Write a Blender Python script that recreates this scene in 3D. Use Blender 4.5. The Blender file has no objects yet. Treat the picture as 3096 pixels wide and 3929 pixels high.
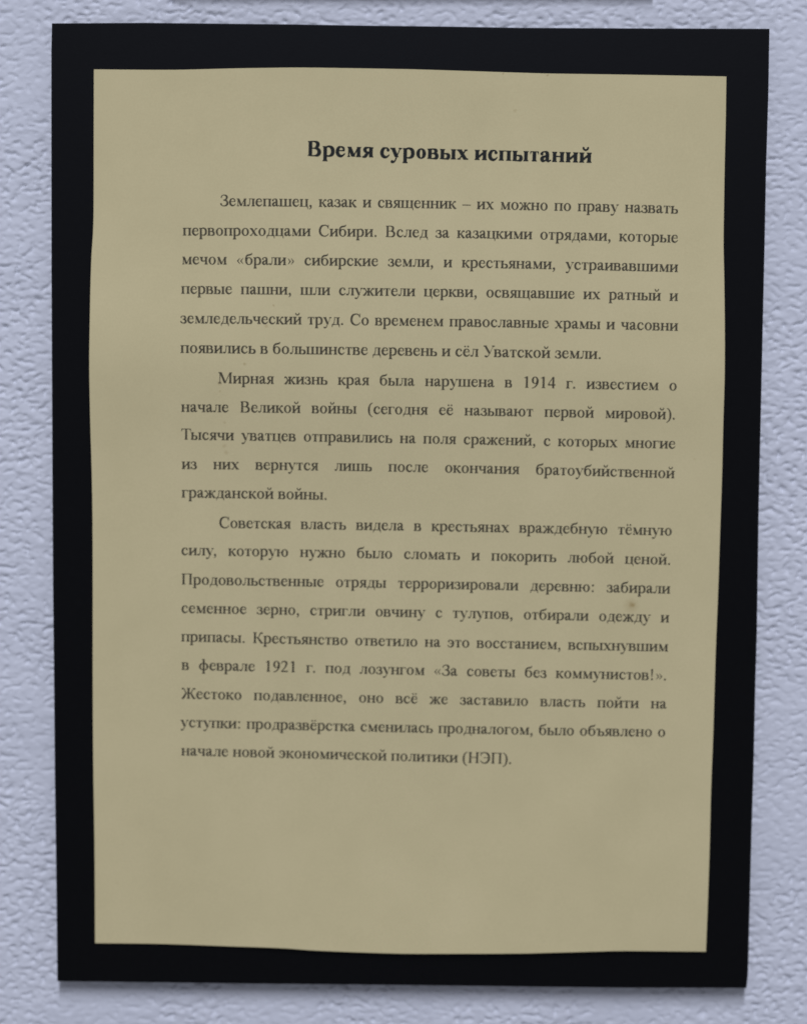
import bpy, bmesh, math, random
import numpy as np
from mathutils import Matrix, Vector
from mathutils.geometry import tessellate_polygon

S = bpy.context.scene
COL = S.collection

# ------------------------------------------------------------------ camera
# axes: X to the right along the wall, Z up, -Y towards the viewer.
# the front face of the black board lies in the plane Y = 0, the wall behind it at Y = WALL_Y.
cam_d = bpy.data.cameras.new('camera')
cam = bpy.data.objects.new('camera', cam_d)
COL.objects.link(cam)
cam.location = (0.002124, -0.703003, 0.062386)
right = Vector((0.999949, 0.004974, 0.008772))
fwd = Vector((-0.004192, 0.996204, -0.086943))
up = Vector((-0.009171, 0.086902, 0.996175))
cam.rotation_euler = Matrix((right, up, -fwd)).transposed().to_euler()
cam_d.sensor_fit = 'HORIZONTAL'
cam_d.sensor_width = 36.0
cam_d.lens = 8000 / 3096 * 36.0
cam_d.clip_start = 0.02
cam_d.clip_end = 50
cam_d.dof.use_dof = True              # the hand-held shot is focused a little short of the sheet
cam_d.dof.focus_distance = 0.680
cam_d.dof.aperture_fstop = 5.8
S.camera = cam

# ------------------------------------------------------------------ world and lamps
w = bpy.data.worlds.new('World')
S.world = w
w.use_nodes = True
bg = w.node_tree.nodes['Background']
bg.inputs['Color'].default_value = (0.815, 0.845, 1.0, 1)
bg.inputs['Strength'].default_value = 0.22

ld = bpy.data.lights.new('ceiling_tube_light', 'AREA')
ld.shape = 'RECTANGLE'
ld.size = 0.16
ld.size_y = 2.2
ld.energy = 102
ld.color = (0.815, 0.845, 1.0)
lamp = bpy.data.objects.new('ceiling_tube_light', ld)
lamp.location = (0.03, -2.55, 2.0)    # a tube lamp that runs away from the wall, under the ceiling
COL.objects.link(lamp)

S.view_settings.view_transform = 'Standard'
S.view_settings.look = 'None'
S.view_settings.exposure = 0.0
S.view_settings.gamma = 1.0

MM = 0.001
WALL_Y = 0.0068

# ------------------------------------------------------------------ materials
def new_mat(name):
    m = bpy.data.materials.new(name)
    m.use_nodes = True
    return m, m.node_tree, m.node_tree.nodes['Principled BSDF']

def node(nt, typ, **kw):
    n = nt.nodes.new(typ)
    for k, v in kw.items():
        setattr(n, k, v)
    return n

def noise_node(nt, scale, detail=3, rough=0.55, vec=None):
    n = node(nt, 'ShaderNodeTexNoise')
    n.inputs['Scale'].default_value = scale
    n.inputs['Detail'].default_value = detail
    n.inputs['Roughness'].default_value = rough
    if vec is not None:
        nt.links.new(vec, n.inputs['Vector'])
    return n

def ramp(nt, src, stops):
    r = node(nt, 'ShaderNodeValToRGB')
    e = r.color_ramp.elements
    e[0].position, e[0].color = stops[0][0], (*stops[0][1], 1)
    e[1].position, e[1].color = stops[-1][0], (*stops[-1][1], 1)
    for p, c in stops[1:-1]:
        x = e.new(p)
        x.color = (*c, 1)
    nt.links.new(src, r.inputs['Fac'])
    return r

def bump(nt, bsdf, height, strength, dist):
    b = node(nt, 'ShaderNodeBump')
    b.inputs['Strength'].default_value = strength
    b.inputs['Distance'].default_value = dist
    nt.links.new(height, b.inputs['Height'])
    nt.links.new(b.outputs['Normal'], bsdf.inputs['Normal'])

# wall paint: cold white emulsion with a little blotching
M_WALL, nt, b = new_mat('wall_paint')
tc = node(nt, 'ShaderNodeTexCoord')
n1 = noise_node(nt, 60, 4, 0.6, tc.outputs['Object'])
r1 = ramp(nt, n1.outputs['Fac'], [(0.3, (0.686, 0.706, 0.750)), (0.7, (0.728, 0.746, 0.788))])
nt.links.new(r1.outputs['Color'], b.inputs['Base Color'])
b.inputs['Roughness'].default_value = 0.62
b.inputs['Specular IOR Level'].default_value = 0.35
n2 = noise_node(nt, 900, 4, 0.65, tc.outputs['Object'])
bump(nt, b, n2.outputs['Fac'], 0.35, 0.0003)

# matt black card
M_BLACK, nt, b = new_mat('black_card')
tc = node(nt, 'ShaderNodeTexCoord')
n1 = noise_node(nt, 500, 5, 0.7, tc.outputs['Object'])
r1 = ramp(nt, n1.outputs['Fac'], [(0.3, (0.0021, 0.0020, 0.0018)), (0.60, (0.0029, 0.0028, 0.0026)), (0.74, (0.0040, 0.0038, 0.0036)), (0.80, (0.012, 0.012, 0.012))])
nt.links.new(r1.outputs['Color'], b.inputs['Base Color'])
b.inputs['Roughness'].default_value = 0.42
b.inputs['Specular IOR Level'].default_value = 0.16
b.inputs['Specular Tint'].default_value = (0.85, 0.90, 1.0, 1)
n2 = noise_node(nt, 1500, 3, 0.6, tc.outputs['Object'])
bump(nt, b, n2.outputs['Fac'], 0.25, 0.0001)

# foam core of the boards, seen only from the side
M_CORE, nt, b = new_mat('dark_foam_core')
b.inputs['Base Color'].default_value = (0.012, 0.012, 0.013, 1)
b.inputs['Roughness'].default_value = 0.9

# beige paper with fibre mottling and a few foxing spots (x, z, radius in mm, strength)
SPOTS = [(76.97, -29.84, 1.2, .55), (76.6, -30.1, 3.0, .28), (-44.75, 70.22, .55, .55), (-54.33, 50.68, .65, .5),
         (-62.83, 44.12, .9, .35), (-62.65, 41.4, .5, .35), (-61.15, 30.88, .7, .3), (-61.4, 22.96, 1.0, .25),
         (-60.69, 20.76, .9, .25), (-47.18, 63.4, .9, .3), (35.02, 135.4, .9, .22), (-60.2, 27.0, .6, .22),
         (45.7, 147.2, .5, .5), (31.0, 147.6, .45, .5), (-98.0, -128.0, .6, .15), (97.0, 20.0, .7, .15)]
M_PAPER, nt, b = new_mat('beige_paper')
geo = node(nt, 'ShaderNodeNewGeometry')
n1 = noise_node(nt, 34, 5, 0.62, geo.outputs['Position'])
r1 = ramp(nt, n1.outputs['Fac'], [(0.28, (0.664, 0.577, 0.316)), (0.5, (0.694, 0.603, 0.332)), (0.74, (0.720, 0.624, 0.348))])
n3 = noise_node(nt, 1700, 3, 0.8, geo.outputs['Position'])
r3 = ramp(nt, n3.outputs['Fac'], [(0.30, (0.90, 0.90, 0.90)), (0.70, (1.0, 1.0, 1.0))])
mix = node(nt, 'ShaderNodeMixRGB', blend_type='MULTIPLY')
mix.inputs['Fac'].default_value = 0.85
nt.links.new(r1.outputs['Color'], mix.inputs['Color1'])
nt.links.new(r3.outputs['Color'], mix.inputs['Color2'])
colour = mix.outputs['Color']
wob = noise_node(nt, 900, 2, 0.5, geo.outputs['Position'])
wadd = node(nt, 'ShaderNodeVectorMath', operation='MULTIPLY_ADD')
wadd.inputs[1].default_value = (0.0010, 0.0, 0.0010)
nt.links.new(wob.outputs['Color'], wadd.inputs[0])
nt.links.new(geo.outputs['Position'], wadd.inputs[2])
flat = node(nt, 'ShaderNodeVectorMath', operation='MULTIPLY')
flat.inputs[1].default_value = (1, 0, 1)
nt.links.new(wadd.outputs[0], flat.inputs[0])
for sx, sz, sr, st in SPOTS:
    dist = node(nt, 'ShaderNodeVectorMath', operation='DISTANCE')
    dist.inputs[1].default_value = ((sx + .5) * MM, 0, (sz + .5) * MM)
    nt.links.new(flat.outputs[0], dist.inputs[0])
    mr = node(nt, 'ShaderNodeMapRange')
    mr.inputs['From Min'].default_value = sr * MM
    mr.inputs['From Max'].default_value = sr * MM * 0.15
    mr.inputs['To Min'].default_value = 0
    mr.inputs['To Max'].default_value = st
    nt.links.new(dist.outputs['Value'], mr.inputs['Value'])
    mx = node(nt, 'ShaderNodeMixRGB', blend_type='MIX')
    mx.inputs['Color2'].default_value = (0.30, 0.19, 0.05, 1)
    nt.links.new(mr.outputs['Result'], mx.inputs['Fac'])
    nt.links.new(colour, mx.inputs['Color1'])
    colour = mx.outputs['Color']
nt.links.new(colour, b.inputs['Base Color'])
b.inputs['Roughness'].default_value = 0.75
b.inputs['Specular IOR Level'].default_value = 0.2
bump(nt, b, n3.outputs['Fac'], 0.25, 0.00008)

def ink(name, c):
    m, nt, b = new_mat(name)
    geo = node(nt, 'ShaderNodeNewGeometry')
    n = noise_node(nt, 1400, 3, 0.7, geo.outputs['Position'])
    r = ramp(nt, n.outputs['Fac'], [(0.3, tuple(x * 0.75 for x in c)), (0.75, tuple(x * 1.45 for x in c))])
    nt.links.new(r.outputs['Color'], b.inputs['Base Color'])
    b.inputs['Roughness'].default_value = 0.7
    b.inputs['Specular IOR Level'].default_value = 0.2
    return m
M_INK_BOLD = ink('black_ink', (0.018, 0.020, 0.018))
M_INK = ink('faded_ink', (0.072, 0.062, 0.038))

# ------------------------------------------------------------------ mesh helpers
def link(name, me, mat, parent=None, smooth=False):
    me.materials.append(mat)
    if smooth:
        me.polygons.foreach_set('use_smooth', [True] * len(me.polygons))
    o = bpy.data.objects.new(name, me)
    COL.objects.link(o)
    if parent is not None:
        o.parent = parent
    return o

def grid_mesh(name, V, nx, ny):
    """V: (ny*nx, 3) array, faces wound so that the normal points to -Y when x and z grow with the indices"""
    me = bpy.data.meshes.new(name)
    i = np.arange(nx - 1)[None, :] + np.arange(ny - 1)[:, None] * nx
    i = i.ravel()
    F = np.stack([i, i + 1, i + 1 + nx, i + nx], 1).astype(np.int32)
    me.vertices.add(len(V))
    me.vertices.foreach_set('co', V.astype(np.float32).ravel())
    me.loops.add(F.size)
    me.loops.foreach_set('vertex_index', F.ravel())
    me.polygons.add(len(F))
    me.polygons.foreach_set('loop_start', np.arange(0, F.size, 4, dtype=np.int32))
    me.update(calc_edges=True)
    me.validate()
    return me

# ------------------------------------------------------------------ gradient noise for the wall relief
rng = np.random.RandomState(11)
ANG = rng.rand(256, 256) * 2 * math.pi
GX, GY = np.cos(ANG), np.sin(ANG)
def pnoise(x, y):
    xi = np.floor(x).astype(int); yi = np.floor(y).astype(int)
    xf = x - xi; yf = y - yi
    u = xf * xf * xf * (xf * (xf * 6 - 15) + 10)
    v = yf * yf * yf * (yf * (yf * 6 - 15) + 10)
    def g(ix, iy, dx, dy):
        a = ix & 255; c = iy & 255
        return GX[a, c] * dx + GY[a, c] * dy
    n00 = g(xi, yi, xf, yf); n10 = g(xi + 1, yi, xf - 1, yf)
    n01 = g(xi, yi + 1, xf, yf - 1); n11 = g(xi + 1, yi + 1, xf - 1, yf - 1)
    a = n00 + u * (n10 - n00); c = n01 + u * (n11 - n01)
    return (a + v * (c - a)) * 1.4

def wall_relief(x, z):
    """relief in mm of the rolled, slightly sagging plaster paint at x, z in mm; positive is towards the room"""
    wx = x + 1.5 * pnoise(x / 6.5 + 31, z / 5.5 + 3)
    wz = z + 1.1 * pnoise(x / 7.0 + 71, z / 6.0 + 57)
    def lumps(dz):
        return pnoise(wx / 3.7, (wz + dz) / 2.5), pnoise(wx / 1.8 + 9, (wz + dz * .5) / 1.25 + 40)
    a, b = lumps(0)
    # sag: every lump hangs down a little over its own lower edge
    a, b = lumps(0.85 * a + 0.3 * b)
    # broken creases, mostly lying down, with short deep pits
    c = pnoise(wx / 7.5 + 120, wz / 3.3 + 17)
    mask = np.clip(pnoise(x / 5.0 + 200, z / 3.2 + 90) * 3.0 - 0.05, 0, 1)
    crease = np.exp(-(c / 0.11) ** 2) * mask
    pit = np.clip((pnoise(wx / 2.3 + 300, wz / 1.55 + 130) - 0.10) * 2.0, 0, 1)
    pit = pit * pit * (3 - 2 * pit)
    calm = np.clip(0.80 + 1.1 * pnoise(x / 30 + 5, z / 34 + 15), 0.4, 1.15)     # smoother and rougher areas
    big = pnoise(x / 34 + 7, z / 28 + 77)
    return 1.08 * calm * (0.30 * a + 0.11 * b - 0.22 * crease - 0.72 * pit) + 0.40 * big

def axis(lo, hi, step, far):
    core = np.arange(lo, hi + step * .5, step)
    outer = np.array([20, 60, 160, 350, far])
    return np.concatenate([lo - outer[::-1], core, hi + outer])
gx = axis(-200, 200, 0.5, 1400)
gz = axis(-235, 220, 0.5, 1000)
X, Z = np.meshgrid(gx, gz)
H = wall_relief(X, Z)
edge = np.clip(np.minimum(np.minimum(X + 201, 201 - X), np.minimum(Z + 236, 221 - Z)) / 3, 0, 1)
H = H * edge
V = np.stack([X.ravel() * MM, WALL_Y - H.ravel() * MM, Z.ravel() * MM], 1)
wall = link('wall', grid_mesh('wall', V, len(gx), len(gz)), M_WALL, None, True)
wall['kind'] = 'structure'
wall['label'] = 'white wall with lumpy rolled paint, cold bluish in the light'

# ------------------------------------------------------------------ boards
BOARD = [(-118.97, 162.99), (-87.72, 163.42), (-58.3, 163.35), (-38.06, 163.31), (-15.05, 163.1), (10.89, 163.02), (36.82, 162.8), (71.37, 162.91), (119.08, 163.13), (119.23, 141.93), (119.07, 118.21), (119.17, 94.37), (119.21, 62.25), (119.26, 33.2), (119.28, 3.95), (119.67, -40.33), (119.56, -54.48), (119.63, -84.37), (119.47, -109.46), (119.42, -137.22), (119.42, -149.92), (119.38, -158.05), (119.0, -162.98), (77.25, -163.32), (41.28, -163.28), (14.29, -163.21), (-12.71, -163.19), (-57.73, -163.22), (-86.11, -163.11), (-119.04, -163.07), (-119.21, -127.01), (-119.5, -91.7), (-119.59, -56.77), (-119.75, -23.66), (-119.73, 10.69), (-119.68, 49.66), (-119.62, 81.92), (-119.38, 129.66), (-119.24, 153.36)]

def thing(name, label, cat, loc, group=None):
    o = bpy.data.objects.new(name, None)
    COL.objects.link(o)
    o.empty_display_size = 0.02
    o.location = loc
    o['label'] = label
    o['category'] = cat
    if group:
        o['group'] = group
    return o

def board_mesh(outline, y0, y1, bev):
    """a card slab with the given outline (mm), front at y0, back at y1, edges eased by bev"""
    bm = bmesh.new()
    vs = [bm.verts.new((x * MM, y0, z * MM)) for x, z in outline]
    f = bm.faces.new(vs)
    f.normal_update()
    if f.normal.y > 0:
        f.normal_flip()
    r = bmesh.ops.extrude_face_region(bm, geom=[f])
    nv = [e for e in r['geom'] if isinstance(e, bmesh.types.BMVert)]
    bmesh.ops.translate(bm, verts=nv, vec=(0, y1 - y0, 0))
    bmesh.ops.recalc_face_normals(bm, faces=bm.faces)
    rim = [e for e in bm.edges if abs(e.verts[0].co.y - e.verts[1].co.y) < 1e-9]
    bmesh.ops.bevel(bm, geom=rim, offset=bev * MM, segments=2, affect='EDGES', profile=0.6)
    me = bpy.data.meshes.new('board')
    bm.to_mesh(me)
    bm.free()
    return me

panel = thing('information_board',
              'large black mounting board with a beige printed text sheet on the white wall',
              'information board', (0, 0, -0.163))
OFF = Vector((0, 0, 0.163))
def into(o):                          # children are built in place and keep their place under the thing
    o.location = OFF
    return o

into(link('backing_board', board_mesh(BOARD, 0.0, 0.0044, 0.22), M_BLACK, panel))
# two strips of mounting foam between the board and the wall
for x0 in (-70, 30):
    bm = bmesh.new()
    bmesh.ops.create_cube(bm, size=1)
    bmesh.ops.scale(bm, vec=(0.040, 0.0016, 0.020), verts=bm.verts)
    bmesh.ops.translate(bm, vec=((x0 + 20) * MM, 0.0053, 0.120), verts=bm.verts)
    me = bpy.data.meshes.new('mounting_pad')
    bm.to_mesh(me); bm.free()
    into(link('mounting_pad', me, M_CORE, panel))

# ------------------------------------------------------------------ the sheet
PAPER = [(-105.06, 147.99), (-85.58, 148.0), (-75.61, 148.13), (-58.27, 148.7), (-49.61, 148.91), (-38.0, 149.14), (-23.61, 149.11), (-6.29, 148.97), (2.37, 148.86), (18.57, 148.49), (34.85, 148.1), (45.68, 147.88), (71.65, 147.71), (105.1, 147.38), (105.21, 132.34), (105.19, 120.47), (105.27, 103.79), (105.4, 91.83), (105.9, 79.88), (106.48, 62.14), (106.74, 47.64), (106.63, 33.09), (106.59, 13.6), (106.38, -3.52), (106.13, -25.64), (105.79, -43.86), (105.68, -54.61), (105.52, -74.49), (105.21, -94.54), (105.16, -114.63), (104.9, -137.36), (104.67, -150.25), (91.38, -150.25), (75.67, -150.29), (68.04, -150.54), (50.09, -151.22), (41.12, -151.55), (14.17, -151.92), (0.69, -152.01), (-12.8, -151.76), (-30.78, -151.17), (-39.77, -150.59), (-48.76, -150.27), (-57.75, -150.07), (-82.75, -149.42), (-105.87, -149.38), (-105.92, -116.75), (-106.24, -86.59), (-106.29, -56.65), (-106.22, -38.71), (-106.14, -18.63), (-106.16, 1.08), (-106.39, 15.76), (-106.76, 30.35), (-107.02, 49.77), (-106.76, 65.15), (-106.47, 77.2), (-106.09, 86.81), (-105.58, 94.01), (-105.35, 101.21), (-105.2, 125.06)]

def relief(x, z):
    """how far the warped sheet stands off the board, in mm"""
    x = np.asarray(x, float); z = np.asarray(z, float)
    h = 0.30 + 0.10 * np.sin((x + 0.35 * z) / 37.0 + 0.6) + 0.09 * np.sin((z - 0.2 * x) / 29.0 + 1.1)
    def g(cx, cz, sx, sz, a, rot=0.0):
        c, s = math.cos(rot), math.sin(rot)
        dx, dz = x - cx, z - cz
        u, v = dx * c + dz * s, -dx * s + dz * c
        return a * np.exp(-(u / sx) ** 2 - (v / sz) ** 2)
    # broad soft buckles, each one also pushing the cut edge outwards
    h = h + g(-100, 54, 75, 24, 1.5, -.12) + g(10, 58, 150, 44, 2.0) + g(98, 46, 52, 20, .55, .1) + g(-12, 156, 62, 20, .70)
    h = h + g(8, -164, 90, 34, 1.9) + g(66, -98, 34, 10, .55, .85) + g(30, -55, 40, 22, .35, .3)
    h = h + g(20, 84, 60, 20, .42, .1) + g(-45, -30, 50, 22, .40, -.2) + g(60, 0, 36, 18, .35, -.35)
    h = h + g(88, 128, 24, 16, .40, -.6) + g(-78, 118, 26, 20, .30, .4) + g(-88, -100, 24, 26, .35, .2)
    h = h + g(98, -128, 20, 22, .45, .5)
    return 0.22 + 1.25 * np.maximum(h - 0.1, 0.03)

def edge_curve(pts, n):
    pts = np.array(pts, float)
    d = np.r_[0, np.cumsum(np.hypot(*np.diff(pts, axis=0).T))]
    # smooth (Catmull-Rom through the traced points)
    t = np.linspace(0, d[-1], n)
    out = []
    for q in t:
        i = min(max(np.searchsorted(d, q) - 1, 0), len(pts) - 2)
        u = (q - d[i]) / (d[i + 1] - d[i])
        p0, p1, p2, p3 = pts[max(i - 1, 0)], pts[i], pts[i + 1], pts[min(i + 2, len(pts) - 1)]
        m1 = (p2 - p0) / max(d[i + 1] - d[max(i - 1, 0)], 1e-6) * (d[i + 1] - d[i])
        m2 = (p3 - p1) / max(d[min(i + 2, len(pts) - 1)] - d[i], 1e-6) * (d[i + 1] - d[i])
        out.append((2*u**3 - 3*u**2 + 1) * p1 + (u**3 - 2*u**2 + u) * m1 + (-2*u**3 + 3*u**2) * p2 + (u**3 - u**2) * m2)
    return np.array(out)

def corner(px, pz):
    return min(range(len(PAPER)), key=lambda i: (PAPER[i][0] - px) ** 2 + (PAPER[i][1] - pz) ** 2)
iTL, iTR, iBR, iBL = corner(-105, 148), corner(105, 147), corner(105, -150), corner(-106, -150)
NX, NZ = 110, 156
top = edge_curve(PAPER[iTL:iTR + 1], NX)
rgt = edge_curve(PAPER[iTR:iBR + 1], NZ)[::-1]
bot = edge_curve(PAPER[iBR:iBL + 1], NX)[::-1]
lft = edge_curve(PAPER[iBL:] + PAPER[:1], NZ)
s = np.linspace(0, 1, NX)[None, :, None]
t = np.linspace(0, 1, NZ)[:, None, None]
P = ((1 - t) * bot[None] + t * top[None] + (1 - s) * lft[:, None] + s * rgt[:, None]
     - ((1 - s) * (1 - t) * bot[0] + s * (1 - t) * bot[-1] + (1 - s) * t * top[0] + s * t * top[-1]))
px, pz = P[..., 0].ravel(), P[..., 1].ravel()
def seat(x, z, lift=0.0):
    """traced positions were measured in the plane of the board: settle them on the raised sheet"""
    h = relief(x, z) + lift
    return np.stack([x * (1 - h / 703), -h, z - (z - 62.4) * h / 703], 1) * MM
V = seat(px, pz)
me = grid_mesh('paper_sheet', V, NX, NZ)
bm = bmesh.new()
bm.from_mesh(me)
rim = [e for e in bm.edges if e.is_boundary]
r = bmesh.ops.extrude_edge_only(bm, edges=rim)
for e in rim:
    e.smooth = False
for v in [e for e in r['geom'] if isinstance(e, bmesh.types.BMVert)]:
    v.co.y += 0.00013                                # the cut edge of the paper
bm.to_mesh(me)
bm.free()
sheet = into(link('paper_sheet', me, M_PAPER, panel, True))

# ------------------------------------------------------------------ lettering: a serif face drawn stroke by stroke
# units: 1/1000 of the type size; every glyph is a union of pen strokes and straight pieces,
# traced as an outline and filled.
XH, CAP = 450, 662
STEP = 9.0
class Pen:
    def __init__(self, bold, wr, wb):
        self.b = bold
        self.S = 160.0 if bold else 114.0
        self.H = 52.0 if bold else 39.0
        self.T = 36.0 if bold else 34.0
        self.k = (wb / wr) if bold else 1.0
        self.fields = []
    def x(self, v): return v * self.k
    def poly(self, pts, scale=True):
        pts = [(self.x(a) if scale else a, c) for a, c in pts]
        self.fields.append(('p', pts))
    def rect(self, x0, y0, x1, y1, scale=True):
        self.poly([(x0, y0), (x1, y0), (x1, y1), (x0, y1)], scale)
    def serif(self, cx, y, up, w, left=True, right=True, E=None):
        """cx already scaled; up=+1 the stem rises from it, -1 it hangs"""
        E = E if E is not None else (34.0 if self.b else 46.0)
        x0 = cx - w / 2 - (E if left else 0); x1 = cx + w / 2 + (E if right else 0)
        T = self.T
        self.poly([(x0, y), (x1, y), (x1, y + up * T * .8), (cx + w / 2, y + up * T * 1.9),
                   (cx - w / 2, y + up * T * 1.9), (x0, y + up * T * .8)], False)
    def stem(self, cx, y0=0, y1=XH, top='b', bot='b', w=None):
        w = w or self.S
        c = self.x(cx)
        self.rect(c - w / 2, y0, c + w / 2, y1, False)
        for side, yy, upp in ((top, y1, -1), (bot, y0, 1)):
            if side:
                self.serif(c, yy, upp, w, side in 'bl', side in 'br')
    def stroke(self, pts, n=9):
        """pts (x, y, t): t 0 hairline .. 1 full stem width"""
        P = [(self.x(a), c, (self.H + (self.S * 1.03 - self.H) * tt) / 2) for a, c, tt in pts]
        P = [P[0]] + P + [P[-1]]
        out = []
        for i in range(1, len(P) - 2):
            p0, p1, p2, p3 = map(np.array, P[i - 1:i + 3])
            for u in np.linspace(0, 1, n, endpoint=False):
                out.append(.5 * ((2*p1) + (-p0 + p2)*u + (2*p0 - 5*p1 + 4*p2 - p3)*u*u + (-p0 + 3*p1 - 3*p2 + p3)*u**3))
        out.append(np.array(P[-1]))
        self.fields.append(('s', np.array(out)))
    def diag(self, x0, y0, x1, y1, w):
        a, c = self.x(x0), self.x(x1)
        L = math.hypot(c - a, y1 - y0)
        hw = w * L / max(abs(y1 - y0), 1) / 2
        self.poly([(a - hw, y0), (a + hw, y0), (c + hw, y1), (c - hw, y1)], False)
    def ring(self, cx, cy, rx, ry, side=1.0):
        self.fields.append(('r', (self.x(cx), cy, self.x(rx), ry, self.S * side, self.H)))
    def dot(self, cx, cy, r):
        self.fields.append(('r', (self.x(cx), cy, r, r, r + 5, r + 5)))
    def raster(self, width):
        x0, x1, y0, y1 = -150, self.x(width) + 150, -290, 800
        xs = np.arange(x0, x1, STEP); ys = np.arange(y0, y1, STEP)
        X, Y = np.meshgrid(xs, ys)
        D = np.full(X.shape, 1e3)
        for kind, d in self.fields:
            if kind == 's':
                for a, c, r in d:
                    np.minimum(D, np.hypot(X - a, Y - c) - r, out=D)
            elif kind == 'r':
                cx, cy, rx, ry, sw, sh = d
                o = (np.sqrt(((X - cx) / rx) ** 2 + ((Y - cy) / ry) ** 2) - 1) * min(rx, ry)
                if rx - sw > 4 and ry - sh > 4:
                    i = (np.sqrt(((X - cx) / (rx - sw)) ** 2 + ((Y - cy) / (ry - sh)) ** 2) - 1) * min(rx - sw, ry - sh)
                    o = np.maximum(o, -i)
                np.minimum(D, o, out=D)
            else:
                n = len(d)
                dist = np.full(X.shape, 1e9); inside = np.zeros(X.shape, bool)
                for k in range(n):
                    ax, ay = d[k]; bx, by = d[(k + 1) % n]
                    ex, ey = bx - ax, by - ay
                    tt = np.clip(((X - ax) * ex + (Y - ay) * ey) / (ex * ex + ey * ey + 1e-9), 0, 1)
                    np.minimum(dist, np.hypot(X - ax - tt * ex, Y - ay - tt * ey), out=dist)
                    if ay != by:
                        cond = (Y < ay) != (Y < by)
                        xc = ax + (Y - ay) * ex / ey
                        inside ^= cond & (X < xc)
                np.minimum(D, np.where(inside, -dist, dist), out=D)
        return xs, ys, D - (3.0 if self.b else 2.5)      # a touch of ink spread rounds every corner

def contours(xs, ys, D):
    """marching squares -> closed loops"""
    ny, nx = D.shape
    I = D < 0
    segs = {}
    def lerp(a, c, va, vc):
        return a + (c - a) * (va / (va - vc))
    cells = np.argwhere(~((I[:-1, :-1] == I[1:, :-1]) & (I[:-1, :-1] == I[:-1, 1:]) & (I[:-1, :-1] == I[1:, 1:])))
    pt = {}
    for j, i in cells:
        j = int(j); i = int(i)
        a, b_, c, d = D[j, i], D[j, i + 1], D[j + 1, i + 1], D[j + 1, i]
        case = (a < 0) | ((b_ < 0) << 1) | ((c < 0) << 2) | ((d < 0) << 3)
        e = {}
        if (a < 0) != (b_ < 0): e['B'] = ('h', j, i); pt[e['B']] = (lerp(xs[i], xs[i + 1], a, b_), ys[j])
        if (b_ < 0) != (c < 0): e['R'] = ('v', j, i + 1); pt[e['R']] = (xs[i + 1], lerp(ys[j], ys[j + 1], b_, c))
        if (d < 0) != (c < 0): e['T'] = ('h', j + 1, i); pt[e['T']] = (lerp(xs[i], xs[i + 1], d, c), ys[j + 1])
        if (a < 0) != (d < 0): e['L'] = ('v', j, i); pt[e['L']] = (xs[i], lerp(ys[j], ys[j + 1], a, d))
        tab = {1: ['LB'], 2: ['BR'], 3: ['LR'], 4: ['RT'], 6: ['BT'], 7: ['LT'], 8: ['TL'], 9: ['TB'],
               11: ['TR'], 12: ['RL'], 13: ['RB'], 14: ['BL'], 5: ['LB', 'RT'], 10: ['BR', 'TL']}
        for s2 in tab[int(case)]:
            p, q = e[s2[0]], e[s2[1]]
            segs.setdefault(p, []).append(q)
            segs.setdefault(q, []).append(p)
    loops = []
    seen = set()
    for st in list(segs):
        if st in seen:
            continue
        loop = [st]; seen.add(st)
        cur, prev = st, None
        while True:
            nxt = [q for q in segs[cur] if q != prev and q not in seen]
            if not nxt:
                break
            prev, cur = cur, nxt[0]
            seen.add(cur); loop.append(cur)
        L = [pt[p] for p in loop]
        if len(L) > 5:
            loops.append(L)
    return loops

def simplify(L, tol):
    L = [np.array(p) for p in L]
    def rdp(a, c):
        if c <= a + 1:
            return []
        p, q = L[a], L[c % len(L)]
        d = q - p
        n = math.hypot(*d) + 1e-9
        best, bi = -1, None
        for k in range(a + 1, c):
            v = L[k] - p
            e = abs(d[0] * v[1] - d[1] * v[0]) / n
            if e > best:
                best, bi = e, k
        if best > tol:
            return rdp(a, bi) + [bi] + rdp(bi, c)
        return []
    far = max(range(len(L)), key=lambda k: (L[k] - L[0]) @ (L[k] - L[0]))
    idx = [0] + rdp(0, far) + [far] + rdp(far, len(L))
    return [tuple(L[k]) for k in idx]

# advance widths: regular, bold
ADV = {'а': (444, 500), 'б': (509, 510), 'в': (472, 520), 'г': (410, 430), 'д': (509, 555), 'е': (444, 444),
       'ё': (444, 444), 'ж': (691, 720), 'з': (395, 410), 'и': (535, 579), 'й': (535, 579), 'к': (486, 530),
       'л': (499, 560), 'м': (633, 685), 'н': (535, 579), 'о': (500, 500), 'п': (535, 579), 'р': (500, 556),
       'с': (444, 444), 'т': (437, 439), 'у': (500, 500), 'ф': (648, 700), 'х': (500, 500), 'ц': (535, 579),
       'ч': (503, 540), 'ш': (770, 850), 'щ': (770, 850), 'ъ': (517, 560), 'ы': (671, 743), 'ь': (456, 500),
       'э': (429, 440), 'ю': (747, 780), 'я': (460, 523), 'В': (667, 667), 'З': (501, 530), 'С': (667, 722),
       'М': (889, 944), 'Т': (611, 667), 'П': (722, 778), 'К': (667, 740), 'Ж': (896, 950), 'У': (708, 700),
       'Н': (722, 778), 'Э': (660, 700), '1': (500, 500), '9': (500, 500), '2': (500, 500), '4': (500, 500),
       '.': (250, 250), ',': (250, 250), ':': (278, 333), '–': (500, 500), '«': (500, 500), '»': (500, 500),
       '(': (333, 333), ')': (333, 333), '!': (333, 333), ' ': (250, 250)}

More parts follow.
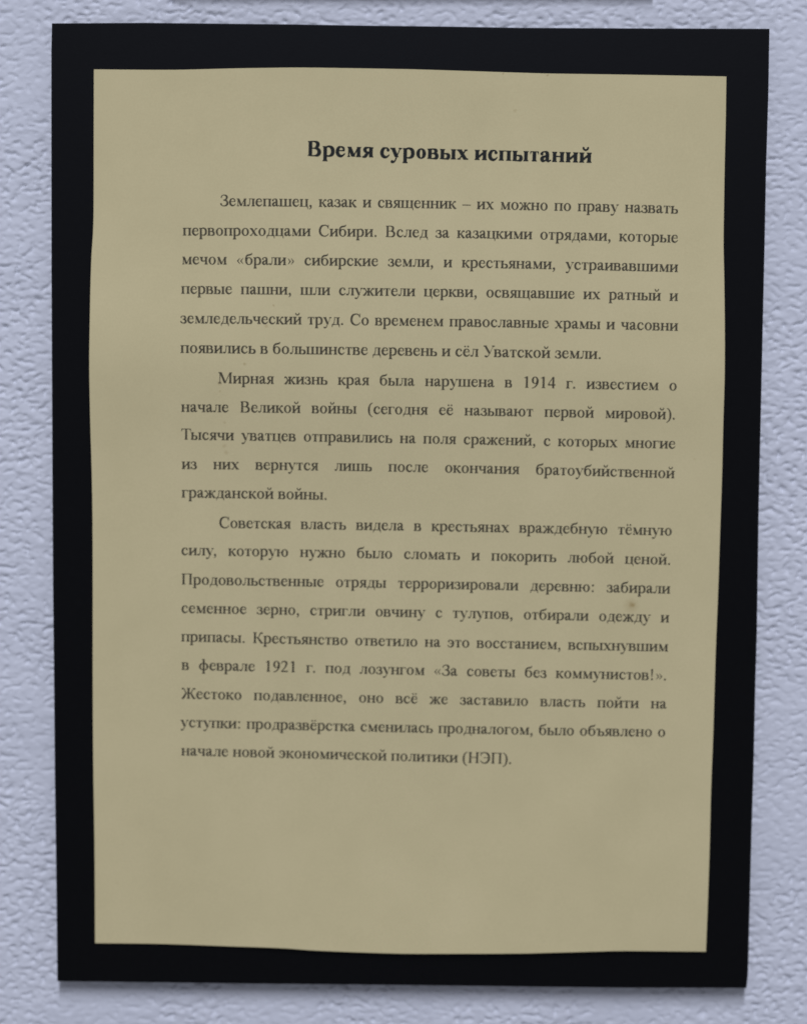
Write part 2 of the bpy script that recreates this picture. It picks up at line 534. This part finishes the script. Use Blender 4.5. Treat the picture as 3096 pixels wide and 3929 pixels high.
def draw(g, ch):
    S_, H, T = g.S, g.H, g.T
    st, sk, ring = g.stem, g.stroke, g.ring
    def breve(cx, y):
        sk([(cx - 95, y + 95, .35), (cx - 70, y + 30, .25), (cx, y, .3), (cx + 70, y + 30, .25), (cx + 95, y + 95, .35)])
    def i_body():
        st(115); st(420)
        a, c = g.x(115) + S_ * .2, g.x(420) - S_ * .2
        g.poly([(a, 45), (a, 45 + H * 2.4), (c, XH - 45), (c, XH - 45 - H * 2.4)], False)
    def bow(x0, xr, top=245):       # the bowl of the soft sign and its kin
        sk([(x0, top, 0), ((x0 + xr) / 2 + 20, top, .1), (xr - 20, top - 40, .75), (xr, 128, .95), (xr - 25, 50, .8),
            ((x0 + xr) / 2 + 10, 18, .1), (x0, 18, 0)])
    def tail(x):                    # descending corner of ц, щ, д
        a = g.x(x)
        g.poly([(a - 75, 0), (a, 0), (a, -150), (a - 22, -150), (a - 45, -60), (a - 75, -20)], False)
    if ch == 'а':
        sk([(75, 345, .75), (100, 415, .15), (185, 440, .1), (270, 415, .6), (292, 330, .95), (292, 120, .95), (312, 45, .5), (350, 28, .35), (430, 70, 0)])
        sk([(292, 272, 0), (190, 235, .3), (105, 180, .8), (82, 110, .95), (115, 45, .75), (180, 38, .3), (292, 110, .05)])
    elif ch == 'б':
        ring(252, 218, 222, 228)
        sk([(72, 250, .7), (72, 390, .6), (120, 520, .6), (215, 580, .65), (330, 600, .6), (405, 630, .35), (430, 690, 0)])
    elif ch == 'в':
        st(100, top='l', bot='l')
        sk([(100, 434, 0), (240, 434, .1), (335, 395, .7), (345, 340, .85), (310, 270, .5), (230, 240, 0), (100, 240, 0)])
        bow(100, 385, 240)
    elif ch == 'г':
        st(110, top='l')
        g.rect(100, XH - T * 1.2, 385, XH)
        g.poly([(385, XH), (385, XH - 135), (365, XH - 135), (340, XH - 50), (290, XH - 20)])
    elif ch == 'д':
        st(385, top='r', bot=None)
        g.rect(150, XH - T, 400, XH)
        sk([(185, 430, .05), (180, 270, .05), (150, 130, .1), (95, 25, .15)])
        g.rect(30, 0, 490, T * 1.15)
        tail(492)
        a = g.x(25)
        g.poly([(a, T), (a, -150), (a + 22, -150), (a + 45, -60), (a + 80, 0), (a + 80, T)], False)
    elif ch in 'её':
        sk([(75, 268, 0), (370, 268, 0)])
        sk([(372, 275, .2), (355, 375, .4), (290, 430, .2), (225, 438, .1), (130, 390, .65), (80, 235, .98), (115, 100, .9), (215, 30, .65), (320, 50, .25), (405, 135, 0)])
        if ch == 'ё':
            g.dot(140, 590, 50 if not g.b else 65); g.dot(315, 590, 50 if not g.b else 65)
    elif ch == 'ж':
        st(345)
        for m in (1, -1):
            f = lambda v: v if m == 1 else 690 - v
            sk([(f(60), 405, .7), (f(120), 420, .2), (f(175), 330, .25), (f(240), 240, .2), (f(345), 238, 0)])
            sk([(f(235), 235, .35), (f(165), 120, .85), (f(105), 25, .75)])
            c = g.x(f(80)); g.serif(c, 0, 1, 60)
    elif ch == 'з':
        sk([(62, 340, .3), (75, 410, .1), (165, 438, .05), (265, 415, .55), (298, 345, .85), (260, 265, .5), (160, 240, 0)])
        sk([(160, 240, 0), (285, 215, .6), (335, 125, .95), (285, 35, .7), (180, 14, .1), (85, 40, .3), (48, 95, .65)])
    elif ch in 'ий':
        i_body()
        if ch == 'й': breve(268, 560)
    elif ch == 'к':
        st(110, top='b')
        sk([(110, 235, 0), (235, 245, .15), (300, 330, .25), (350, 415, .25), (415, 405, .7)])
        sk([(235, 240, .4), (320, 120, .9), (390, 25, .8)])
        g.serif(g.x(425), 0, 1, 50)
    elif ch == 'л':
        st(385, top='r')
        g.rect(130, XH - T, 400, XH)
        sk([(185, 430, .05), (178, 230, .1), (150, 80, .15), (105, 30, .3), (55, 50, .75)])
    elif ch == 'м':
        c = g.x(110); g.rect(c - H / 2, 0, c + H / 2, XH, False); g.serif(c, 0, 1, H)
        g.serif(g.x(110), XH, -1, H, True, False)
        st(515, top='r')
        g.diag(300, 15, 130, XH, S_); g.diag(300, 15, 505, XH, H * 1.1)
    elif ch == 'н':
        st(115); st(420); g.rect(115, 222, 420, 222 + H)
    elif ch == 'о':
        ring(250, 225, 218, 236)
    elif ch == 'п':
        st(115); st(420); g.rect(60, XH - T, 470, XH)
    elif ch == 'р':
        st(110, -217, XH, top='l')
        sk([(120, 375, 0), (190, 430, .25), (285, 440, .35), (385, 370, .9), (418, 232, .98), (390, 95, .85), (290, 24, .3), (190, 25, .1), (120, 70, 0)])
    elif ch == 'с':
        sk([(355, 345, .75), (320, 420, .2), (240, 438, .1), (135, 385, .7), (82, 230, .98), (120, 95, .9), (220, 30, .65), (320, 48, .25), (405, 130, 0)])
    elif ch == 'т':
        st(218, top=None)
        g.rect(35, XH - T, 402, XH)
        g.poly([(28, XH), (28, XH - 135), (48, XH - 135), (75, XH - 45), (130, XH - 20), (130, XH)])
        g.poly([(409, XH), (409, XH - 135), (389, XH - 135), (362, XH - 45), (307, XH - 20), (307, XH)])
    elif ch == 'у':
        g.diag(275, 40, 95, XH, S_)
        sk([(425, 440, 0), (270, 40, .05), (205, -110, .1), (140, -175, .35), (75, -165, .75)])
        g.serif(g.x(95), XH, -1, S_, E=38); g.serif(g.x(425), XH, -1, H, E=55)
    elif ch == 'ф':
        st(324, -217, 683, top='l')
        ring(324, 225, 285, 236)
    elif ch == 'х':
        g.diag(390, 0, 105, XH, S_)
        g.diag(90, 0, 400, XH, H * 1.1)
        g.serif(g.x(105), XH, -1, S_, E=36); g.serif(g.x(395), 0, 1, S_, E=36)
        g.serif(g.x(400), XH, -1, H, E=50); g.serif(g.x(90), 0, 1, H, E=50)
    elif ch == 'ц':
        st(115, bot='l'); st(420, bot=None); g.rect(60, 0, 505, T); tail(518)
    elif ch == 'ч':
        st(385); st(115, 270, XH, bot=None)
        sk([(115, 290, .9), (140, 225, .7), (220, 195, .3), (385, 232, .05)])
    elif ch == 'ш':
        st(115); st(385); st(655); g.rect(60, 0, 700, T)
    elif ch == 'щ':
        st(115, bot='l'); st(385, bot=None); st(655, bot=None); g.rect(60, 0, 735, T); tail(755)
    elif ch == 'ъ':
        st(185, top=None, bot='l'); g.rect(25, XH - T, 185, XH)
        g.poly([(20, XH), (20, XH - 130), (40, XH - 130), (70, XH - 40), (120, XH - 15)])
        bow(185, 445)
    elif ch == 'ы':
        st(110, bot='l'); bow(110, 360); st(555)
    elif ch == 'ь':
        st(110, bot='l'); bow(110, 385)
    elif ch == 'э':
        sk([(75, 350, .75), (110, 422, .2), (190, 438, .1), (300, 385, .75), (348, 230, .98), (305, 90, .85), (210, 20, .3), (110, 35, .2), (35, 120, .2)])
        sk([(150, 232, .05), (348, 232, .05)])
    elif ch == 'ю':
        st(110); g.rect(110, 222, 320, 222 + H); ring(498, 225, 208, 236)
    elif ch == 'я':
        st(345, top='r', bot='r')
        sk([(345, 434, 0), (225, 434, .1), (130, 395, .7), (108, 330, .9), (140, 255, .6), (235, 222, 0), (345, 222, 0)])
        sk([(245, 222, .3), (165, 105, .85), (115, 30, .6), (30, 16, .1)])
    elif ch == 'В':
        st(155, 0, CAP, top='l', bot='l')
        sk([(155, 645, 0), (340, 645, .1), (460, 590, .8), (482, 505, 1), (440, 400, .7), (330, 350, 0), (155, 350, 0)])
        sk([(330, 350, 0), (490, 310, .65), (555, 190, 1.05), (500, 60, .8), (350, 16, .05), (155, 16, 0)])
    elif ch == 'З':
        sk([(62, 500, .2), (95, 600, .15), (210, 650, .1), (350, 610, .7), (395, 505, .95), (330, 390, .5), (190, 350, 0)])
        sk([(190, 350, 0), (370, 310, .6), (430, 180, 1), (370, 55, .8), (230, 8, .15), (100, 40, .25), (45, 125, .75)])
    elif ch == 'С':
        sk([(590, 470, 0), (545, 590, .15), (455, 645, .3), (350, 655, .25), (175, 575, .9), (95, 335, 1.05), (165, 110, .95), (340, 8, .4), (490, 35, .25), (615, 150, 0)])
        sk([(600, 672, 0), (592, 470, 0)])
    elif ch == 'М':
        c = g.x(120); g.rect(c - H / 2, 0, c + H / 2, CAP, False); g.serif(c, 0, 1, H, E=70)
        g.serif(g.x(110), CAP, -1, H, True, False, E=60)
        st(745, 0, CAP, top='r')
        g.diag(430, 20, 155, CAP, S_ * 1.05); g.diag(430, 20, 730, CAP, H * 1.1)
    elif ch == 'Т':
        st(305, 0, CAP, top=None); g.rect(25, CAP - T, 585, CAP)
        g.poly([(22, CAP), (15, CAP - 165), (38, CAP - 165), (75, CAP - 60), (150, CAP - 25), (150, CAP)])
        g.poly([(588, CAP), (595, CAP - 165), (572, CAP - 165), (535, CAP - 60), (460, CAP - 25), (460, CAP)])
    elif ch == 'П':
        st(150, 0, CAP); st(570, 0, CAP); g.rect(90, CAP - T, 630, CAP)
    elif ch == 'К':
        st(155, 0, CAP)
        sk([(155, 335, 0), (330, 350, .2), (430, 480, .25), (490, 620, .3), (585, 615, .75)])
        sk([(320, 345, .4), (440, 180, .95), (560, 25, .9)])
        g.serif(g.x(590), 0, 1, 60)
    elif ch == 'Ж':
        st(448, 0, CAP)
        for m in (1, -1):
            f = lambda v: v if m == 1 else 896 - v
            sk([(f(70), 610, .75), (f(150), 630, .25), (f(220), 500, .25), (f(310), 350, .25), (f(448), 345, 0)])
            sk([(f(305), 345, .4), (f(220), 180, .95), (f(120), 25, .9)])
            g.serif(g.x(f(85)), 0, 1, 60)
    elif ch == 'У':
        g.diag(385, 210, 120, CAP, S_)
        sk([(600, 645, 0), (390, 215, .05), (300, 60, .1), (225, 10, .5), (150, 45, .85)])
        g.serif(g.x(120), CAP, -1, S_, E=40); g.serif(g.x(605), CAP, -1, H, E=70)
    elif ch == 'Н':
        st(150, 0, CAP); st(570, 0, CAP); g.rect(150, 325, 570, 325 + H)
    elif ch == 'Э':
        sk([(70, 470, 0), (115, 590, .15), (205, 650, .3), (310, 655, .25), (490, 575, .9), (565, 335, 1.05), (495, 110, .95), (320, 8, .4), (170, 35, .25), (45, 150, 0)])
        sk([(62, 672, 0), (68, 470, 0)]); sk([(250, 340, .05), (560, 340, .05)])
    elif ch == '1':
        st(255, 0, 676, top=None)
        sk([(255, 655, .1), (190, 620, .1), (115, 590, 0)])
    elif ch == '9':
        ring(245, 455, 200, 222)
        sk([(400, 470, .9), (395, 300, .8), (320, 140, .5), (200, 30, .2), (70, -10, 0)])
    elif ch == '2':
        sk([(45, 520, 0), (90, 620, .2), (200, 655, .3), (330, 600, .9), (345, 480, .95), (270, 300, .5), (150, 150, .2), (50, 40, .1)])
        g.rect(35, 0, 430, 75); g.poly([(400, 60), (475, 140), (455, 145), (430, 0)])
    elif ch == '4':
        st(335, 0, 676, top=None, bot=None); g.rect(15, 165, 470, 230)
        g.poly([(15, 230), (15, 180), (60, 200), (300, 610), (300, 676)])
    elif ch in '.:!,':
        r = 62 if not g.b else 80
        x0 = {'.': 125, ',': 115, ':': 139, '!': 166}[ch]
        g.dot(x0, r - 12, r)
        if ch == ':': g.dot(x0, 395, r)
        if ch == '!': g.poly([(x0 - 22, 190), (x0 + 22, 190), (x0 + 58, 640), (x0 + 30, 676), (x0 - 30, 676), (x0 - 58, 640)])
        if ch == ',': sk([(x0 + 20, 50, .8), (x0 + 38, -20, .4), (x0 + 5, -95, .1), (x0 - 45, -130, 0)])
    elif ch == '–':
        g.rect(0, 205, 500, 205 + H * 1.2)
    elif ch in '«»':
        f = (lambda v: v) if ch == '«' else (lambda v: 500 - v)
        for dx in (0, 190):
            g.poly([(f(45 + dx), 235), (f(200 + dx), 400), (f(225 + dx), 385), (f(115 + dx), 222), (f(225 + dx), 60), (f(200 + dx), 45), (f(45 + dx), 210)])
    elif ch in '()':
        f = (lambda v: v) if ch == '(' else (lambda v: 333 - v)
        sk([(f(290), 670, 0), (f(160), 560, .35), (f(95), 400, .75), (f(85), 250, .95), (f(95), 90, .75), (f(160), -70, .35), (f(290), -175, 0)])

GLYPHS = {}
def glyph(ch, bold):
    key = (ch, bold)
    if key not in GLYPHS:
        wr, wb = ADV[ch]
        g = Pen(bold, wr, wb)
        draw(g, ch)
        xs, ys, D = g.raster(wr)
        loops = [simplify(L, 1.8) for L in contours(xs, ys, D)]
        loops = [L for L in loops if len(L) > 2]
        def area2(L):
            return sum(L[i][0] * L[(i + 1) % len(L)][1] - L[(i + 1) % len(L)][0] * L[i][1] for i in range(len(L)))
        def within(p, L):
            hit = False
            for i in range(len(L)):
                (ax, ay), (bx, by) = L[i], L[(i + 1) % len(L)]
                if (ay > p[1]) != (by > p[1]) and p[0] < ax + (p[1] - ay) * (bx - ax) / (by - ay):
                    hit = not hit
            return hit
        loops = sorted((L for L in loops if abs(area2(L)) > 500), key=lambda L: -abs(area2(L)))
        owner = [[j for j in range(i) if within(loops[i][0], loops[j])] for i in range(len(loops))]
        verts, tris = [], []
        for i, L in enumerate(loops):
            if len(owner[i]) % 2:
                continue                              # a hole, filled with its outline
            part = [L] + [loops[j] for j in range(len(loops)) if len(owner[j]) % 2 and owner[j][-1] == i]
            n0 = len(verts)
            tris += [tuple(q + n0 for q in t3) for t3 in tessellate_polygon([[Vector((p[0], p[1], 0)) for p in Q] for Q in part])]
            verts += [p for Q in part for p in Q]
        verts = np.array(verts, float)
        GLYPHS[key] = (verts, tris)
    return GLYPHS[key]

LINES = [
    ('Время суровых испытаний', 1, [(-33.96, 120.08), (-12.48, 119.82), (19.42, 119.23), (61.15, 118.58)]),
    ('Землепашец, казак и священник – их можно по праву назвать', 0, [(-62.86, 103.28), (-32.05, 103.24), (11.07, 103.13), (50.96, 102.6), (89.88, 102.03)]),
    ('первопроходцами Сибири. Вслед за казацкими отрядами, которые', 0, [(-75.46, 93.34), (-33.74, 93.58), (6.38, 93.34), (90.07, 92.39)]),
    ('мечом «брали» сибирские земли, и крестьянами, устраивавшими', 0, [(-75.81, 83.77), (-33.7, 83.83), (6.47, 83.57), (90.27, 82.6)]),
    ('первые пашни, шли служители церкви, освящавшие их ратный и', 0, [(-75.99, 73.95), (-33.65, 73.97), (3.07, 73.77), (90.46, 72.97)]),
    ('земледельческий труд. Со временем православные храмы и часовни', 0, [(-76.26, 64.05), (-33.6, 64.05), (11.48, 63.79), (90.67, 62.99)]),
    ('появились в большинстве деревень и сёл Уватской земли.', 0, [(-76.26, 54.11), (-33.56, 54.09), (9.39, 53.79), (65.2, 53.31)]),
    ('Мирная жизнь края была нарушена в 1914 г. известием о', 0, [(-63.58, 44.0), (2.48, 43.86), (29.24, 43.41), (90.72, 42.95)]),
    ('начале Великой войны (сегодня её называют первой мировой).', 0, [(-76.01, 34.27), (6.61, 34.05), (47.36, 33.7), (90.48, 33.17)]),
    ('Тысячи уватцев отправились на поля сражений, с которых многие', 0, [(-76.01, 24.91), (3.01, 24.38), (47.51, 23.85), (90.59, 23.34)]),
    ('из них вернутся лишь после окончания братоубийственной', 0, [(-75.84, 14.94), (6.53, 14.67), (37.18, 14.18), (90.5, 13.32)]),
    ('гражданской войны.', 0, [(-75.85, 5.27), (-50.97, 5.13), (-26.66, 4.91)]),
    ('Советская власть видела в крестьянах враждебную тёмную', 0, [(-63.25, -4.96), (-1.13, -5.22), (34.44, -5.69), (90.08, -6.13)]),
    ('силу, которую нужно было сломать и покорить любой ценой.', 0, [(-76.03, -14.38), (-20.32, -14.63), (18.58, -15.25), (89.88, -16.11)]),
    ('Продовольственные отряды терроризировали деревню: забирали', 0, [(-76.04, -24.39), (-6.62, -24.83), (38.24, -25.43), (89.81, -25.97)]),
    ('семенное зерно, стригли овчину с тулупов, отбирали одежду и', 0, [(-76.04, -34.16), (6.21, -34.88), (48.38, -35.37), (89.65, -35.87)]),
    ('припасы. Крестьянство ответило на это восстанием, вспыхнувшим', 0, [(-76.05, -44.0), (-31.31, -44.36), (21.66, -45.29), (89.49, -45.8)]),
    ('в феврале 1921 г. под лозунгом «За советы без коммунистов!».', 0, [(-75.88, -53.72), (-19.0, -54.28), (7.83, -54.92), (89.25, -55.76)]),
    ('Жестоко подавленное, оно всё же заставило власть пойти на', 0, [(-76.06, -63.67), (-31.21, -64.11), (4.37, -64.71), (89.35, -65.55)]),
    ('уступки: продразвёрстка сменилась продналогом, было объявлено о', 0, [(-76.33, -73.54), (-31.16, -74.11), (9.62, -74.79), (89.19, -75.28)]),
    ('начале новой экономической политики (НЭП).', 0, [(-76.07, -83.36), (-22.2, -84.18), (-6.15, -84.47), (36.89, -85.23)]),
]

def baseline_fn(pts):
    P = np.array(pts)
    deg = 2 if len(P) > 3 else (2 if len(P) == 3 else 1)
    c = np.polyfit(P[:, 0], P[:, 1], deg)
    return lambda x: np.polyval(c, x)

KERN = {('Т', 'ы'): -35, ('У', 'в'): -70, ('г', 'о'): -18, ('г', '.'): -50, ('у', ','): -50, ('т', 'о'): -8, ('1', '9'): 0}
SB = {'first': 20, 'last': 25}
def typeset(text, bold, pts):
    adv = [ADV[c][1 if bold else 0] for c in text]
    for k in range(len(text) - 1):
        adv[k] += KERN.get((text[k], text[k + 1]), 0)
    x0, x1 = pts[0][0], pts[-1][0]
    nsp = text.count(' ')
    solid = sum(a for a, c in zip(adv, text) if c != ' ') - SB['first'] - SB['last']
    justified = not (bold or text.endswith('земли.') or text.endswith('войны.') or text.endswith('(НЭП).'))
    if justified:
        em = EM_MM
        space = ((x1 - x0) / em * 1000 - solid) / nsp
    else:
        em = 7.45 if bold else (x1 - x0) * 1000 / (solid + 250 * nsp)
        space = 250
        if bold:                                      # the heading is set with open spacing
            track = ((x1 - x0) / em * 1000 - solid - 250 * nsp) / (len(text) - 1)
            adv = [a + track for a in adv]
    base = baseline_fn(pts)
    V, F = [], []
    n = 0
    pen = x0 - SB['first'] * em / 1000
    for c, a in zip(text, adv):
        if c == ' ':
            pen += space * em / 1000
            continue
        verts, tris = glyph(c, bool(bold))
        gx_ = pen + verts[:, 0] * em / 1000
        slope = (base(pen + 1) - base(pen - 1)) / 2
        gz_ = base(gx_) + verts[:, 1] * em / 1000
        V.append(np.stack([gx_ - slope * verts[:, 1] * em / 1000, gz_], 1))
        for t3 in tris:
            a3, b3, c3 = (verts[t3[0]], verts[t3[1]], verts[t3[2]])
            area = (b3[0] - a3[0]) * (c3[1] - a3[1]) - (b3[1] - a3[1]) * (c3[0] - a3[0])
            tt = t3 if area > 0 else (t3[0], t3[2], t3[1])
            F.append(tuple(q + n for q in tt))
        n += len(verts)
        pen += a * em / 1000
    return np.concatenate(V), F, em, space

EM_MM = 5.62
for text, bold, pts in LINES:
    P2, F, em, space = typeset(text, bold, pts)
    print('line', text[:14], 'em', round(em, 3), 'space', round(space, 1), 'tris', len(F))
    co = seat(P2[:, 0], P2[:, 1], 0.035)
    name = 'heading' if bold else 'text_line'
    me = bpy.data.meshes.new(name)
    me.from_pydata(co.tolist(), [], F)
    me.update()
    o = link(name, me, M_INK_BOLD if bold else M_INK, sheet)
    if bold:
        o['label'] = 'bold black heading reading Время суровых испытаний'

# ------------------------------------------------------------------ the smaller board that hangs just above, throwing the grey shadow at the top
up_board = thing('picture_board', 'smaller black board hanging just above the large one, only its shadow showing',
                 'picture board', (0, 0, 0.173))
ub = [(-79.6, 175.5), (80.8, 176.6), (80.0, 286.0), (-80.4, 285.0)]
o = link('backing_board', board_mesh(ub, 0.0018, 0.0056, 0.2), M_BLACK, up_board)
o.location = (0, 0, -0.173)
ui = [(-70, 183), (70, 184), (69.5, 276), (-70.5, 275)]
o = link('paper_sheet', board_mesh(ui, 0.0015, 0.0017, 0.03), M_PAPER, up_board)
o.location = (0, 0, -0.173)
